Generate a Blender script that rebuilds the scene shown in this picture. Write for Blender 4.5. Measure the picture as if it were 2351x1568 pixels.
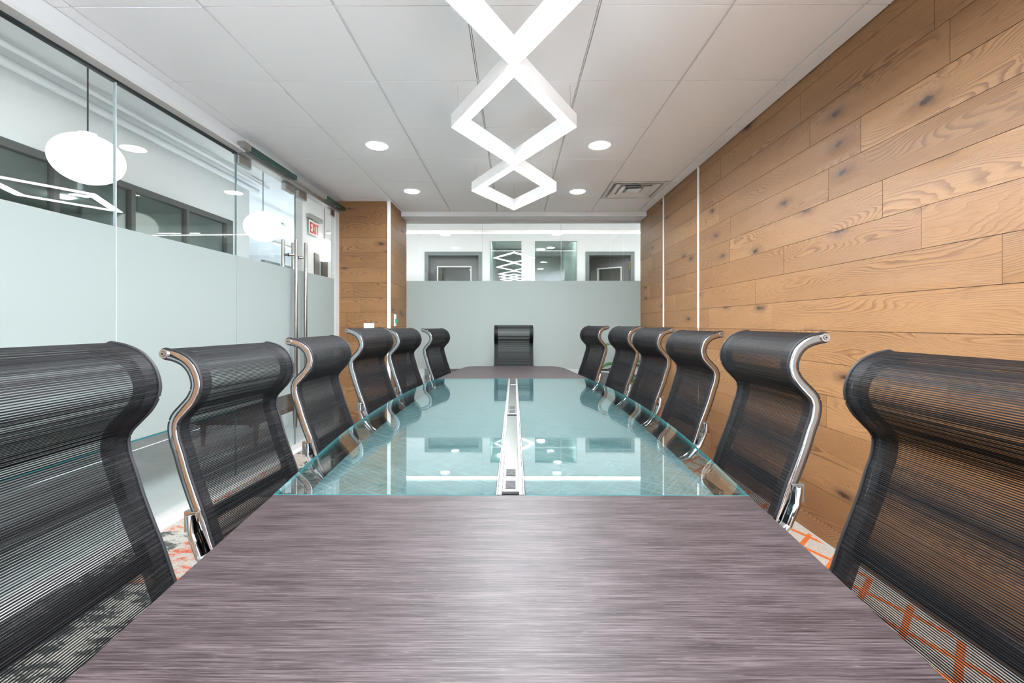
import bpy, bmesh, math, random
from mathutils import Vector, Matrix
random.seed(7)
PI = math.pi
for o in list(bpy.data.objects): bpy.data.objects.remove(o)
sc = bpy.context.scene
COL = sc.collection

# ------------------------------------------------------------------ camera, world, exposure
CAMZ = 1.22; F = 983.0
cam_d = bpy.data.cameras.new('camera'); cam = bpy.data.objects.new('camera', cam_d); COL.objects.link(cam)
cam_d.sensor_width = 36.0; cam_d.lens = 36.0 * F / 2351.0
cam_d.shift_y = -40.0 / 2351.0
cam_d.clip_start = 0.02; cam_d.clip_end = 60
cam.location = (0, 0, CAMZ); cam.rotation_euler = (PI / 2, 0, 0.0046)
sc.camera = cam
w = bpy.data.worlds.new('world'); sc.world = w; w.use_nodes = True
bg = w.node_tree.nodes['Background']; bg.inputs[0].default_value = (0.80, 0.90, 1.0, 1); bg.inputs[1].default_value = 9.5
vs = sc.view_settings
vs.view_transform = 'Standard'; vs.look = 'None'; vs.gamma = 1.0; vs.use_curve_mapping = False
vs.exposure = 1.22
LAMP = 63.0; DOWN = 50.0; GLOBE = 1.8; STRIP = 6.0; CORR = 7.8
sc.cycles.transparent_max_bounces = 24
sc.cycles.max_bounces = 10
sc.cycles.glossy_bounces = 6
sc.cycles.caustics_reflective = False
sc.cycles.caustics_refractive = False

# ------------------------------------------------------------------ node helpers
class NT:
    def __init__(s, name):
        m = bpy.data.materials.new(name); m.use_nodes = True
        s.m = m; s.t = m.node_tree; s.t.nodes.clear()
        s.out = s.t.nodes.new('ShaderNodeOutputMaterial')
    def n(s, typ, _attrs=None, **ins):
        nd = s.t.nodes.new('ShaderNode' + typ)
        for k, v in (_attrs or {}).items(): setattr(nd, k, v)
        for k, v in ins.items():
            key = int(k[1:]) if k[0] == 'i' and k[1:].isdigit() else k.replace('_', ' ')
            s.set(nd.inputs[key], v)
        return nd
    def set(s, sock, v):
        if isinstance(v, bpy.types.Node): v = v.outputs[0]
        if isinstance(v, bpy.types.NodeSocket): s.t.links.new(v, sock)
        elif isinstance(v, (tuple, list)) and len(v) == 3 and sock.type == 'RGBA': sock.default_value = (*v, 1)
        else: sock.default_value = v
    def math(s, op, a, b=0.0, c=0.0):
        return s.n('Math', {'operation': op}, i0=a, i1=b, i2=c).outputs[0]
    def vec(s, x, y, z=0.0):
        return s.n('CombineXYZ', i0=x, i1=y, i2=z).outputs[0]
    def mix(s, f, a, b, blend='MIX'):
        nd = s.n('Mix', {'data_type': 'RGBA', 'blend_type': blend})
        s.set(nd.inputs[0], f); s.set(nd.inputs[6], a); s.set(nd.inputs[7], b)
        return nd.outputs[2]
    def smooth(s, x, a, b):
        nd = s.n('MapRange', {'interpolation_type': 'SMOOTHSTEP'})
        s.set(nd.inputs[0], x); nd.inputs[1].default_value = a; nd.inputs[2].default_value = b
        return nd.outputs[0]
    def noise(s, v, scale=1.0, detail=2.0, rough=0.5, dist=0.0):
        return s.n('TexNoise', Vector=v, Scale=scale, Detail=detail, Roughness=rough, Distortion=dist).outputs[0]
    def end(s, sh, disp=None):
        s.t.links.new(sh.outputs[0] if isinstance(sh, bpy.types.Node) else sh, s.out.inputs[0])
        return s.m
    def pbr(s, **k):
        return s.n('BsdfPrincipled', **k)

def simple(name, col, rough=0.5, metal=0.0, spec=0.5, bump=0.0, bscale=200.0, var=0.0, coat=0.0):
    t = NT(name)
    tc = t.n('TexCoord').outputs['Object']
    nz = t.noise(tc, bscale, 3)
    c = t.mix(t.math('MULTIPLY', nz, var), col, tuple(x * 0.6 for x in col)) if var else col
    p = t.pbr(Base_Color=c, Roughness=rough, Metallic=metal)
    p.inputs['Specular IOR Level'].default_value = spec
    p.inputs['Coat Weight'].default_value = coat
    if bump:
        b = t.n('Bump', Strength=bump, Distance=0.001, Height=nz); t.set(p.inputs['Normal'], b)
    return t.end(p)

def emis(name, col, st):
    t = NT(name); return t.end(t.n('Emission', Color=col, Strength=st))

def glassmat(name, tint, f0=0.04, rough=0.0, gain=1.0):
    t = NT(name)
    fc = t.n('LayerWeight', Blend=0.5).outputs['Facing']
    fr = t.math('MULTIPLY_ADD', t.math('POWER', fc, 5.0), (1 - f0) * gain, f0)
    fr = t.math('MINIMUM', fr, 1.0)
    return t.end(t.n('MixShader', i0=fr, i1=t.n('BsdfTransparent', Color=tint), i2=t.n('BsdfGlossy', Color=(1, 1, 1), Roughness=rough)))

M = {}
M['white'] = simple('white_paint', (0.80, 0.81, 0.81), 0.55, bump=0.05)
M['white_wall'] = simple('white_wall_paint', (0.84, 0.85, 0.85), 0.6, bump=0.05, bscale=300)
M['tile'] = simple('ceiling_tile', (0.91, 0.92, 0.93), 0.9, spec=0.2, bump=0.25, bscale=350)
M['grid'] = simple('grid_metal', (0.82, 0.82, 0.82), 0.5)
M['void'] = simple('dark_ceiling_void', (0.03, 0.03, 0.03), 0.9)
M['soffit'] = simple('soffit_paint', (0.62, 0.61, 0.59), 0.6)
M['gasket'] = simple('black_gasket', (0.012, 0.02, 0.022), 0.5)
M['green'] = simple('dark_green_glass_strip', (0.01, 0.05, 0.035), 0.25)
M['steel'] = simple('brushed_steel', (0.40, 0.385, 0.365), 0.28, metal=1.0)
M['silver'] = simple('satin_aluminium', (0.50, 0.50, 0.49), 0.35, metal=0.85)
M['chrome'] = simple('chrome', (0.45, 0.46, 0.475), 0.04, metal=1.0)
M['capmetal'] = simple('end_cap_metal', (0.42, 0.38, 0.34), 0.35, metal=0.9)
M['black'] = simple('black_plastic', (0.02, 0.02, 0.022), 0.35)
M['blackbar'] = simple('black_gloss_bar', (0.015, 0.016, 0.02), 0.18)
M['rubber'] = simple('black_edge_trim', (0.008, 0.008, 0.010), 0.6)
M['greyframe'] = simple('grey_door_frame', (0.17, 0.20, 0.20), 0.45)
M['greydoor'] = simple('grey_door_leaf', (0.13, 0.14, 0.14), 0.5)
M['darkframe'] = simple('dark_window_frame', (0.075, 0.085, 0.08), 0.4)
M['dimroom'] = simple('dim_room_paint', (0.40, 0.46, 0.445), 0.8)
M['brown'] = simple('dark_brown_wood', (0.12, 0.055, 0.035), 0.35)
M['taupe'] = simple('taupe_upholstery', (0.22, 0.18, 0.155), 0.8)
M['strip'] = simple('white_strip', (0.86, 0.86, 0.85), 0.4)
M['lampbody'] = simple('white_lamp_body', (0.86, 0.86, 0.86), 0.4)
t = NT('glowing_opal_lamp_side'); t.end(t.n('AddShader', i0=t.n('BsdfDiffuse', Color=(0.7, 0.7, 0.7)), i1=t.n('Emission', Color=(1, 0.99, 0.97), Strength=0.10))); M['lampside'] = t.m
M['red'] = simple('red_sign_letter', (0.75, 0.06, 0.05), 0.5)
M['brass'] = simple('brass', (0.75, 0.5, 0.15), 0.3, metal=1.0)
M['leaf'] = simple('leaf_green', (0.035, 0.16, 0.03), 0.35, var=0.8, bscale=25)
M['stem'] = simple('plant_stem', (0.06, 0.13, 0.03), 0.5)
M['pot'] = simple('grey_pot', (0.35, 0.36, 0.35), 0.6)
M['soil'] = simple('soil', (0.03, 0.02, 0.015), 0.9, bump=1, bscale=90)
M['greenplastic'] = simple('green_plastic', (0.01, 0.25, 0.16), 0.4)
M['film_edge'] = simple('dark_teal_edge', (0.025, 0.15, 0.165), 0.3)
M['outlet'] = simple('grey_outlet_plastic', (0.05, 0.05, 0.05), 0.7, spec=0.15)
M['teal_edge'] = simple('teal_glass_edge', (0.07, 0.33, 0.35), 0.15)
M['leafedge'] = simple('glass_leaf_edge', (0.16, 0.24, 0.24), 0.12)
M['clear'] = glassmat('clear_glass', (0.955, 0.975, 0.97), 0.04)
M['window'] = glassmat('window_glass', (0.76, 0.84, 0.82), 0.05)
M['tableglass'] = glassmat('table_glass', (0.86, 0.935, 0.935), 0.22, gain=1.0)
M['lamp'] = emis('lamp_diffuser', (0.90, 0.96, 1.0), LAMP)
M['down'] = emis('downlight_lens', (0.92, 0.97, 1.0), DOWN)
M['strip_light'] = emis('linear_light_lens', (1, 0.99, 0.97), STRIP)
M['corr'] = emis('fill_light_lens', (1, 0.99, 0.97), CORR)
M['globe'] = emis('opal_globe_glow', (1, 0.985, 0.95), GLOBE)
M['dimlight'] = emis('dim_room_light', (1, 1, 1), 40.0)

# frosted film
t = NT('frosted_film')
d = t.n('BsdfDiffuse', Color=(0.50, 0.54, 0.525)); tr = t.n('BsdfTranslucent', Color=(0.70, 0.765, 0.745))
M['frost'] = t.end(t.n('MixShader', i0=0.5, i1=d, i2=tr))

# oak planks (UV 'plank' in metres with a random offset per plank, UV 'pid' random per plank)
t = NT('oak_planks')
uv = t.n('UVMap', {'uv_map': 'plank'}).outputs[0]; pid = t.n('UVMap', {'uv_map': 'pid'}).outputs[0]
s_ = t.n('SeparateXYZ', i0=uv); U, V = s_.outputs[0], s_.outputs[1]
q = t.n('SeparateXYZ', i0=pid); P1, P2 = q.outputs[0], q.outputs[1]
wob = t.noise(t.vec(t.math('MULTIPLY', U, 3.0), t.math('MULTIPLY', V, 9.0)), 1.0, 2)
Vw = t.math('MULTIPLY_ADD', wob, 0.02, V)
base = t.noise(t.vec(t.math('MULTIPLY', U, 0.9), t.math('MULTIPLY', Vw, 5.2)), 1.0, 1.5, 0.4)
vor = t.n('TexVoronoi', {'feature': 'F1', 'voronoi_dimensions': '2D'}, Vector=t.vec(t.math('MULTIPLY', U, 1.7), t.math('MULTIPLY', Vw, 4.2)), Scale=1.0, Randomness=1.0)
vd = vor.outputs['Distance']; vc = t.n('SeparateXYZ', i0=vor.outputs['Color'])
has = t.math('GREATER_THAN', vc.outputs[0], 0.58)
vdn = t.math('MULTIPLY_ADD', t.noise(t.vec(t.math('MULTIPLY', U, 22.0), t.math('MULTIPLY', V, 30.0)), 1.0, 2), 0.16, t.math('SUBTRACT', vd, 0.08))
kn = t.math('MULTIPLY', t.math('SUBTRACT', 1.0, t.smooth(vdn, 0.0, 0.30)), has)
field = t.math('ADD', t.math('MULTIPLY', base, 1.0), t.math('MULTIPLY', kn, 0.42))
field = t.math('ADD', field, t.math('MULTIPLY', t.noise(t.vec(t.math('MULTIPLY', U, 14.0), t.math('MULTIPLY', V, 60.0)), 1.0, 2), 0.009))
field = t.math('MULTIPLY_ADD', V, 2.0, field)
fr = t.math('FRACT', t.math('MULTIPLY', field, 46.0))
ring = t.math('MULTIPLY', t.smooth(fr, 0.35, 0.92), t.math('SUBTRACT', 1.0, t.smooth(fr, 0.93, 1.0)))
rmask = t.smooth(t.noise(t.vec(t.math('MULTIPLY', U, 1.1), t.math('MULTIPLY', V, 6.0), 5.0), 1.0, 2), 0.32, 0.62)
fib = t.noise(t.vec(t.math('MULTIPLY', U, 12.0), t.math('MULTIPLY', V, 260.0)), 1.0, 3, 0.6)
big = t.noise(t.vec(t.math('MULTIPLY', U, 2.0), t.math('MULTIPLY', V, 9.0), 9.0), 1.0, 3)
c = t.mix(P1, (0.36, 0.190, 0.080), (0.25, 0.122, 0.046))
c = t.mix(t.math('MULTIPLY', t.smooth(big, 0.35, 0.75), 0.5), c, (0.29, 0.150, 0.068))
c = t.mix(t.math('MULTIPLY', t.math('MULTIPLY', ring, t.math('MULTIPLY_ADD', rmask, 0.70, 0.20)), 0.85), c, (0.120, 0.050, 0.019))
c = t.mix(t.math('MULTIPLY', t.smooth(fib, 0.42, 0.72), 0.45), c, (0.17, 0.080, 0.034))
stain = t.math('MULTIPLY', t.math('SUBTRACT', 1.0, t.smooth(vdn, 0.0, 0.23)), has)
c = t.mix(t.math('MULTIPLY', stain, 0.78), c, (0.115, 0.055, 0.03))
core = t.math('MULTIPLY', t.math('SUBTRACT', 1.0, t.smooth(vdn, 0.02, 0.075)), has)
c = t.mix(t.math('MULTIPLY', core, 0.93), c, (0.035, 0.018, 0.012))
p = t.pbr(Base_Color=c, Roughness=t.math('MULTIPLY_ADD', fib, 0.18, 0.36))
p.inputs['Specular IOR Level'].default_value = 0.45
b = t.n('Bump', Strength=0.35, Distance=0.0012, Height=t.math('SUBTRACT', fib, t.math('MULTIPLY', ring, 0.6)))
t.set(p.inputs['Normal'], b)
M['oak'] = t.end(p)
M['oakgap'] = simple('plank_backing', (0.035, 0.02, 0.012), 0.8)

# table laminate: fine streaks across the table
t = NT('taupe_laminate')
tc = t.n('TexCoord').outputs['Object']; s_ = t.n('SeparateXYZ', i0=tc)
x, y = s_.outputs[0], s_.outputs[1]
a = t.noise(t.vec(t.math('MULTIPLY', x, 8.0), t.math('MULTIPLY', y, 330.0)), 1.0, 4, 0.65)
b_ = t.noise(t.vec(t.math('MULTIPLY', x, 3.0), t.math('MULTIPLY', y, 40.0)), 1.0, 3)
c_ = t.noise(t.vec(t.math('MULTIPLY', x, 34.0), t.math('MULTIPLY', y, 420.0)), 1.0, 2)
c = t.mix(t.smooth(a, 0.3, 0.72), (0.016, 0.010, 0.011), (0.090, 0.070, 0.072))
c = t.mix(t.math('MULTIPLY', t.smooth(b_, 0.35, 0.7), 0.5), c, (0.015, 0.010, 0.010))
c = t.mix(t.math('MULTIPLY', t.smooth(c_, 0.58, 0.8), 0.4), c, (0.16, 0.135, 0.135))
p = t.pbr(Base_Color=c, Roughness=0.42); p.inputs['Specular IOR Level'].default_value = 0.20
t.set(p.inputs['Normal'], t.n('Bump', Strength=0.25, Distance=0.0006, Height=a))
M['laminate'] = t.end(p)

# teal woven backing under the glass
t = NT('teal_woven_backing')
tc = t.n('TexCoord').outputs['Object']
def streak(ang, k1, k2, z):
    r = t.n('VectorRotate', {'rotation_type': 'Z_AXIS'}, Vector=tc, Angle=ang)
    s2 = t.n('SeparateXYZ', i0=r)
    return t.noise(t.vec(t.math('MULTIPLY', s2.outputs[0], k1), t.math('MULTIPLY', s2.outputs[1], k2), z), 1.0, 2)
n1 = streak(0.62, 6, 120, 0); n2 = streak(-0.95, 6, 120, 4)
fine = t.noise(tc, 300, 2)
k = t.math('MAXIMUM', t.smooth(n1, 0.42, 0.75), t.smooth(n2, 0.45, 0.78))
c = t.mix(k, (0.085, 0.155, 0.165), (0.33, 0.43, 0.44))
c = t.mix(t.math('MULTIPLY', t.smooth(fine, 0.4, 0.65), 0.4), c, (0.10, 0.16, 0.17))
M['weave'] = t.end(t.pbr(Base_Color=c, Roughness=0.7))

# chair mesh
t = NT('black_ribbed_mesh')
s_ = t.n('SeparateXYZ', i0=t.n('UVMap', {'uv_map': 'UVMap'}).outputs[0]); U, V = s_.outputs[0], s_.outputs[1]
irr = t.noise(t.vec(0.0, t.math('MULTIPLY', V, 85.0)), 1.0, 2)
frv = t.math('FRACT', t.math('DIVIDE', V, 0.0048))
tri = t.math('ABSOLUTE', t.math('SUBTRACT', frv, 0.5))          # 0 .. .5
thr = t.math('MULTIPLY_ADD', irr, 0.38, -0.06)
openv = t.math('GREATER_THAN', tri, t.math('ADD', thr, 0.10))
wt = t.noise(t.vec(t.math('MULTIPLY', U, 9.0), t.math('MULTIPLY', V, 400.0)), 1.0, 2)
edge = t.math('GREATER_THAN', t.math('ABSOLUTE', U), 0.192)
gz = t.smooth(t.n('LayerWeight', Blend=0.5).outputs['Facing'], 0.92, 0.25)
openv = t.math('MULTIPLY', openv, gz)
al = t.math('MULTIPLY', t.math('MULTIPLY', openv, 0.84), t.math('SUBTRACT', 1.0, t.math('MULTIPLY', edge, 0.88)))
ribs = t.math('SUBTRACT', 0.5, tri)
c = t.mix(t.smooth(wt, 0.35, 0.7), (0.004, 0.004, 0.005), (0.016, 0.0145, 0.0155))
c = t.mix(t.math('MULTIPLY', t.smooth(irr, 0.35, 0.6), 0.6), c, (0.004, 0.004, 0.005))
coarse = t.noise(t.vec(t.math('MULTIPLY', U, 1.5), t.math('MULTIPLY', V, 130.0)), 1.0, 3, 0.7)
c = t.mix(t.math('MULTIPLY', t.smooth(coarse, 0.5, 0.68), 0.5), c, (0.034, 0.031, 0.033))
gr = t.math('LESS_THAN', t.math('FRACT', t.math('DIVIDE', V, 0.0122)), 0.26)
c = t.mix(t.math('MULTIPLY', gr, 0.85), c, (0.0025, 0.0025, 0.003))
p = t.pbr(Base_Color=c, Roughness=0.55); p.inputs['Specular IOR Level'].default_value = 0.13
p.inputs['Sheen Weight'].default_value = 0.0; p.inputs['Sheen Roughness'].default_value = 0.4
t.set(p.inputs['Normal'], t.n('Bump', Strength=0.5, Distance=0.0008, Height=ribs))
M['mesh'] = t.end(t.n('MixShader', i0=al, i1=p, i2=t.n('BsdfTransparent')))

# carpet tiles
t = NT('patchwork_carpet')
tc = t.n('TexCoord').outputs['Object']; s_ = t.n('SeparateXYZ', i0=tc); x, y = s_.outputs[0], s_.outputs[1]
ix = t.math('FLOOR', t.math('DIVIDE', t.math('ADD', x, 9.85), 0.5)); iy = t.math('FLOOR', t.math('DIVIDE', t.math('ADD', y, 9.99), 0.5))
wn = t.n('TexWhiteNoise', {'noise_dimensions': '3D'}, Vector=t.vec(ix, iy, 3.0)); sel = t.math('FRACT', t.math('MULTIPLY_ADD', t.math('SUBTRACT', iy, 24.0), 0.23, t.math('MULTIPLY_ADD', t.math('FLOOR', t.math('DIVIDE', ix, 4.0)), 0.41, -1.13)))
weave0 = t.noise(t.vec(t.math('MULTIPLY', x, 120.0), t.math('MULTIPLY', y, 60.0)), 1.0, 2)
blotch = t.math('MULTIPLY_ADD', t.math('SUBTRACT', weave0, 0.5), 0.30, t.noise(t.vec(t.math('MULTIPLY', x, 11.0), t.math('MULTIPLY', y, 19.0), wn.outputs[0]), 1.0, 4, 0.65))
weave = t.noise(t.vec(t.math('MULTIPLY', x, 90.0), t.math('MULTIPLY', y, 260.0)), 1.0, 2)
ca = t.mix(t.smooth(blotch, 0.45, 0.56), (0.62, 0.58, 0.52), (0.10, 0.105, 0.095))
cb = t.mix(t.smooth(blotch, 0.42, 0.66), (0.62, 0.58, 0.52), (0.72, 0.13, 0.055))
cc = t.mix(t.smooth(blotch, 0.4, 0.6), (0.58, 0.50, 0.42), (0.50, 0.40, 0.33))
cd = t.mix(t.smooth(blotch, 0.35, 0.6), (0.30, 0.29, 0.28), (0.09, 0.09, 0.095))
c = t.mix(t.math('GREATER_THAN', sel, 0.30), ca, cb)
c = t.mix(t.math('GREATER_THAN', sel, 0.60), c, cc)
c = t.mix(t.math('GREATER_THAN', sel, 0.82), c, cd)
# orange crossing lines on some pale tiles
l1 = t.math('LESS_THAN', t.math('ABSOLUTE', t.math('SUBTRACT', t.math('FRACT', t.math('DIVIDE', t.math('ADD', x, t.math('MULTIPLY', y, 0.45)), 0.16)), 0.5)), 0.09)
l2 = t.math('LESS_THAN', t.math('ABSOLUTE', t.math('SUBTRACT', t.math('FRACT', t.math('DIVIDE', t.math('SUBTRACT', y, t.math('MULTIPLY', x, 0.9)), 0.21)), 0.5)), 0.08)
side = t.math('GREATER_THAN', x, 0.9)
c = t.mix(side, c, (0.66, 0.58, 0.50))
c = t.mix(t.math('MULTIPLY', t.math('MAXIMUM', l1, l2), side), c, (0.85, 0.20, 0.04))
c = t.mix(t.math('MULTIPLY', t.smooth(weave, 0.45, 0.65), 0.42), c, (0.13, 0.12, 0.11))
p = t.pbr(Base_Color=c, Roughness=0.95); p.inputs['Specular IOR Level'].default_value = 0.1
t.set(p.inputs['Normal'], t.n('Bump', Strength=0.6, Distance=0.003, Height=weave))
M['carpet'] = t.end(p)

# corridor floor tiles
t = NT('grey_floor_tiles')
tc = t.n('TexCoord').outputs['Object']
br = t.n('TexBrick', {'offset': 0.33}, Vector=tc, Color1=(0.62, 0.64, 0.64), Color2=(0.54, 0.56, 0.56), Mortar=(0.62, 0.62, 0.61), Scale=1.0, Mortar_Size=0.004, Brick_Width=1.2, Row_Height=0.6)
cl = t.noise(tc, 2.2, 5)
c = t.mix(t.smooth(cl, 0.3, 0.7), br.outputs[0], (0.47, 0.49, 0.49))
M['floortile'] = t.end(t.pbr(Base_Color=c, Roughness=0.28))

# ------------------------------------------------------------------ mesh helpers
def obj(name, bm, mats, parent=None, smooth=False, bevel=0.0, loc=None):
    me = bpy.data.meshes.new(name); bm.normal_update(); bm.to_mesh(me); bm.free()
    for m in (mats if isinstance(mats, (list, tuple)) else [mats]): me.materials.append(m)
    if smooth:
        for f in me.polygons: f.use_smooth = True
    o = bpy.data.objects.new(name, me); COL.objects.link(o)
    if parent is not None: o.parent = parent
    if loc: o.location = loc
    if bevel:
        b = o.modifiers.new('bevel', 'BEVEL'); b.width = bevel; b.segments = 2; b.limit_method = 'ANGLE'; b.angle_limit = 0.6
    return o
def empty(name, loc=(0, 0, 0), rz=0.0, label=None, cat=None, group=None, kind=None, parent=None):
    o = bpy.data.objects.new(name, None); COL.objects.link(o); o.location = loc; o.rotation_euler = (0, 0, rz)
    o.empty_display_size = 0.1
    if parent: o.parent = parent
    return tag(o, label, cat, group, kind)
def tag(o, label=None, cat=None, group=None, kind=None):
    if label: o['label'] = label
    if cat: o['category'] = cat
    if group: o['group'] = group
    if kind: o['kind'] = kind
    return o
def struct(o): return tag(o, kind='structure')
def box(bm, x0, x1, y0, y1, z0, z1, mi=0, mat=None):
    vs_ = [bm.verts.new((x, y, z)) for x in (x0, x1) for y in (y0, y1) for z in (z0, z1)]
    if mat is not None:
        for v in vs_: v.co = mat @ v.co
    for idx in ((0, 1, 3, 2), (4, 6, 7, 5), (0, 4, 5, 1), (2, 3, 7, 6), (0, 2, 6, 4), (1, 5, 7, 3)):
        f = bm.faces.new([vs_[i] for i in idx]); f.material_index = mi
    return vs_
def B(*a, **k):
    bm = bmesh.new(); box(bm, *a, **k); bmesh.ops.recalc_face_normals(bm, faces=bm.faces); return bm
def tube(bm, pts, r, seg=12, cap=True, mi=0):
    pts = [Vector(p) for p in pts]; rings = []
    for i, p in enumerate(pts):
        a = pts[max(0, i - 1)]; b = pts[min(len(pts) - 1, i + 1)]; t_ = (b - a).normalized()
        up = Vector((0, 0, 1)) if abs(t_.z) < 0.95 else Vector((1, 0, 0))
        u = t_.cross(up).normalized(); v = t_.cross(u)
        rr = r[i] if isinstance(r, (list, tuple)) else r
        rings.append([bm.verts.new(p + u * rr * math.cos(2 * PI * k / seg) + v * rr * math.sin(2 * PI * k / seg)) for k in range(seg)])
    for A, C in zip(rings, rings[1:]):
        for k in range(seg):
            f = bm.faces.new((A[k], A[(k + 1) % seg], C[(k + 1) % seg], C[k])); f.material_index = mi
    if cap:
        for R_ in (rings[0], rings[-1]):
            f = bm.faces.new(R_); f.material_index = mi
    return bm
def T(pts, r, **k):
    bm = tube(bmesh.new(), pts, r, **k); bmesh.ops.recalc_face_normals(bm, faces=bm.faces); return bm
def cyl(bm, c, r, z0, z1, seg=32, r2=None, mi=0):
    r2 = r if r2 is None else r2
    return tube(bm, [(c[0], c[1], z0), (c[0], c[1], z1)], [r, r2], seg=seg, mi=mi)
def catmull(P, n):
    out = []; Q = [Vector(p) for p in P]; Q = [Q[0] * 2 - Q[1]] + Q + [Q[-1] * 2 - Q[-2]]
    for i in range(1, len(Q) - 2):
        for j in range(n):
            t_ = j / n; p0, p1, p2, p3 = Q[i - 1:i + 3]
            out.append(0.5 * ((2 * p1) + (p2 - p0) * t_ + (2 * p0 - 5 * p1 + 4 * p2 - p3) * t_ ** 2 + (3 * p1 - p0 - 3 * p2 + p3) * t_ ** 3))
    out.append(Q[-2].copy()); return out
def prism(bm, pts, z0, z1, mi_side=0, mi_top=0):
    a = [bm.verts.new((x, y, z0)) for x, y in pts]; b_ = [bm.verts.new((x, y, z1)) for x, y in pts]
    n = len(pts)
    for i in range(n):
        f = bm.faces.new((a[i], a[(i + 1) % n], b_[(i + 1) % n], b_[i])); f.material_index = mi_side
    f = bm.faces.new(b_); f.material_index = mi_top
    f = bm.faces.new(a[::-1]); f.material_index = mi_top
    bmesh.ops.recalc_face_normals(bm, faces=bm.faces)
    return bm

# ------------------------------------------------------------------ room dimensions
CEIL = 2.685; XR = 1.726; YB = 5.85; YN = -4.2
XG = lambda y: -2.222 + 0.021 * y            # the glass partition leans in very slightly
def planks(name, P, U, N, length, z0, z1, seed, zref=1.183, h=0.178, minl=0.7, maxl=2.1, hole=None):
    rnd = random.Random(seed); bm = bmesh.new()
    ho = hole or (-9, -9, 0, 0)
    uvl = bm.loops.layers.uv.new('plank'); pl = bm.loops.layers.uv.new('pid')
    P = Vector(P); U = Vector(U); N = Vector(N)
    # backing
    for (ua, ub, za, zb) in ([(0, length, z0, z1)] if not hole else [(0, ho[0], z0, z1), (ho[1], length, z0, z1), (ho[0], ho[1], z0, ho[2]), (ho[0], ho[1], ho[3], z1)]):
        vs_ = [bm.verts.new(P + U * u - N * d_ + Vector((0, 0, z))) for u in (ua, ub) for d_ in (0.004, 0.06) for z in (za, zb)]
        for idx in ((0, 1, 3, 2), (4, 6, 7, 5), (0, 4, 5, 1), (2, 3, 7, 6), (0, 2, 6, 4), (1, 5, 7, 3)):
            bm.faces.new([vs_[i] for i in idx]).material_index = 1
    k = math.floor((z0 - zref) / h)
    while zref + k * h < z1:
        a = max(z0, zref + k * h); b_ = min(z1, zref + (k + 1) * h); k += 1
        if b_ - a < 0.004: continue
        u = -rnd.random() * maxl
        while u < length:
            l = rnd.uniform(minl, maxl); u0 = max(0, u); u1 = min(length, u + l); u += l
            if u0 < ho[1] and u1 > ho[0] and b_ > ho[2] and a < ho[3]:
                if u0 < ho[0]: u1 = ho[0]
                elif u1 > ho[1]: u0 = ho[1]
                else: continue
            if u1 - u0 < 0.02: continue
            g = 0.0011; d_ = rnd.uniform(0.0, 0.0012); ou, ov = rnd.uniform(0, 90), rnd.uniform(0, 90); r1, r2 = rnd.random(), rnd.random()
            def vv(uu, zz, dd): return bm.verts.new(P + U * uu + N * dd + Vector((0, 0, zz)))
            o_ = [(u0 + g, a + g), (u1 - g, a + g), (u1 - g, b_ - g), (u0 + g, b_ - g)]
            top = [vv(x, z, d_) for x, z in o_]; bot = [vv(x, z, -0.005) for x, z in o_]
            fs = [(bm.faces.new(top), o_)]
            for i in range(4):
                j = (i + 1) % 4; fs.append((bm.faces.new((top[i], bot[i], bot[j], top[j])), [o_[i], o_[i], o_[j], o_[j]]))
            for f, co in fs:
                for lp, (x, z) in zip(f.loops, co):
                    lp[uvl].uv = (x + ou, z + ov); lp[pl].uv = (r1, r2)
    bmesh.ops.recalc_face_normals(bm, faces=bm.faces)
    return struct(obj(name, bm, [M['oak'], M['oakgap']]))

# right wall and column
planks('wall_right', (XR, YN, 0), (0, 1, 0), (-1, 0, 0), YB - YN, 0.0, CEIL + .16, 11, hole=(0.30, -YN - 0.40, 0.25, 2.60))  # the hole is an added opening behind the camera that lets sky light in
planks('wall_column_front', (-2.155, 5.10, 0), (1, 0, 0), (0, -1, 0), 0.645, 0.0, CEIL + .1, 5, minl=0.5, maxl=1.4)
planks('wall_column_side', (-1.472, 5.10, 0), (0, 1, 0), (1, 0, 0), YB - 5.10, 0.0, CEIL + .1, 6, minl=0.5, maxl=1.2)
planks('wall_panel_near', (-2.10, -1.15, 0), (0, 1, 0), (1, 0, 0), 1.40, 0.0, CEIL + .1, 9, minl=0.6, maxl=1.6)
struct(obj('wall_column_core', B(-2.155, -1.54, 5.17, YB + 0.02, 0, 3.15), M['white_wall']))
# white corner strip of the column, white joint strips in the right wall
struct(obj('trim_1', B(-1.510, -1.4705, 5.088, 5.105, 0, CEIL), M['strip'], bevel=0.002))
struct(obj('trim_2', B(XR - 0.006, XR + 0.004, 3.995, 4.028, 1.185, CEIL), M['strip']))
struct(obj('trim_3', B(XR - 0.006, XR + 0.004, 4.925, 4.96, 1.185, CEIL), M['strip']))
struct(obj('trim_4', B(XR - 0.004, XR + 0.004, 4.008, 4.017, 0, 1.185), M['strip']))
struct(obj('baseboard_right', B(XR - 0.008, XR, YN, YB, 0, 0.012), M['soffit']))

# floors
bm = bmesh.new(); prism(bm, [(XG(YN) , YN), (XR + .02, YN), (XR + .02, YB), (XG(YB), YB)], -0.05, 0.0)
struct(obj('floor', bm, M['carpet']))
bm = bmesh.new(); prism(bm, [(-3.67, YN), (XG(YN), YN), (XG(YB), YB), (4.2, YB), (4.2, 7.45), (-3.67, 7.45)], -0.05, -0.001)
struct(obj('floor_corridor', bm, M['floortile']))
struct(obj('floor_office', B(-7.5, -3.67, 5.9, 12, -0.05, -0.001), M['floortile']))

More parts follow.
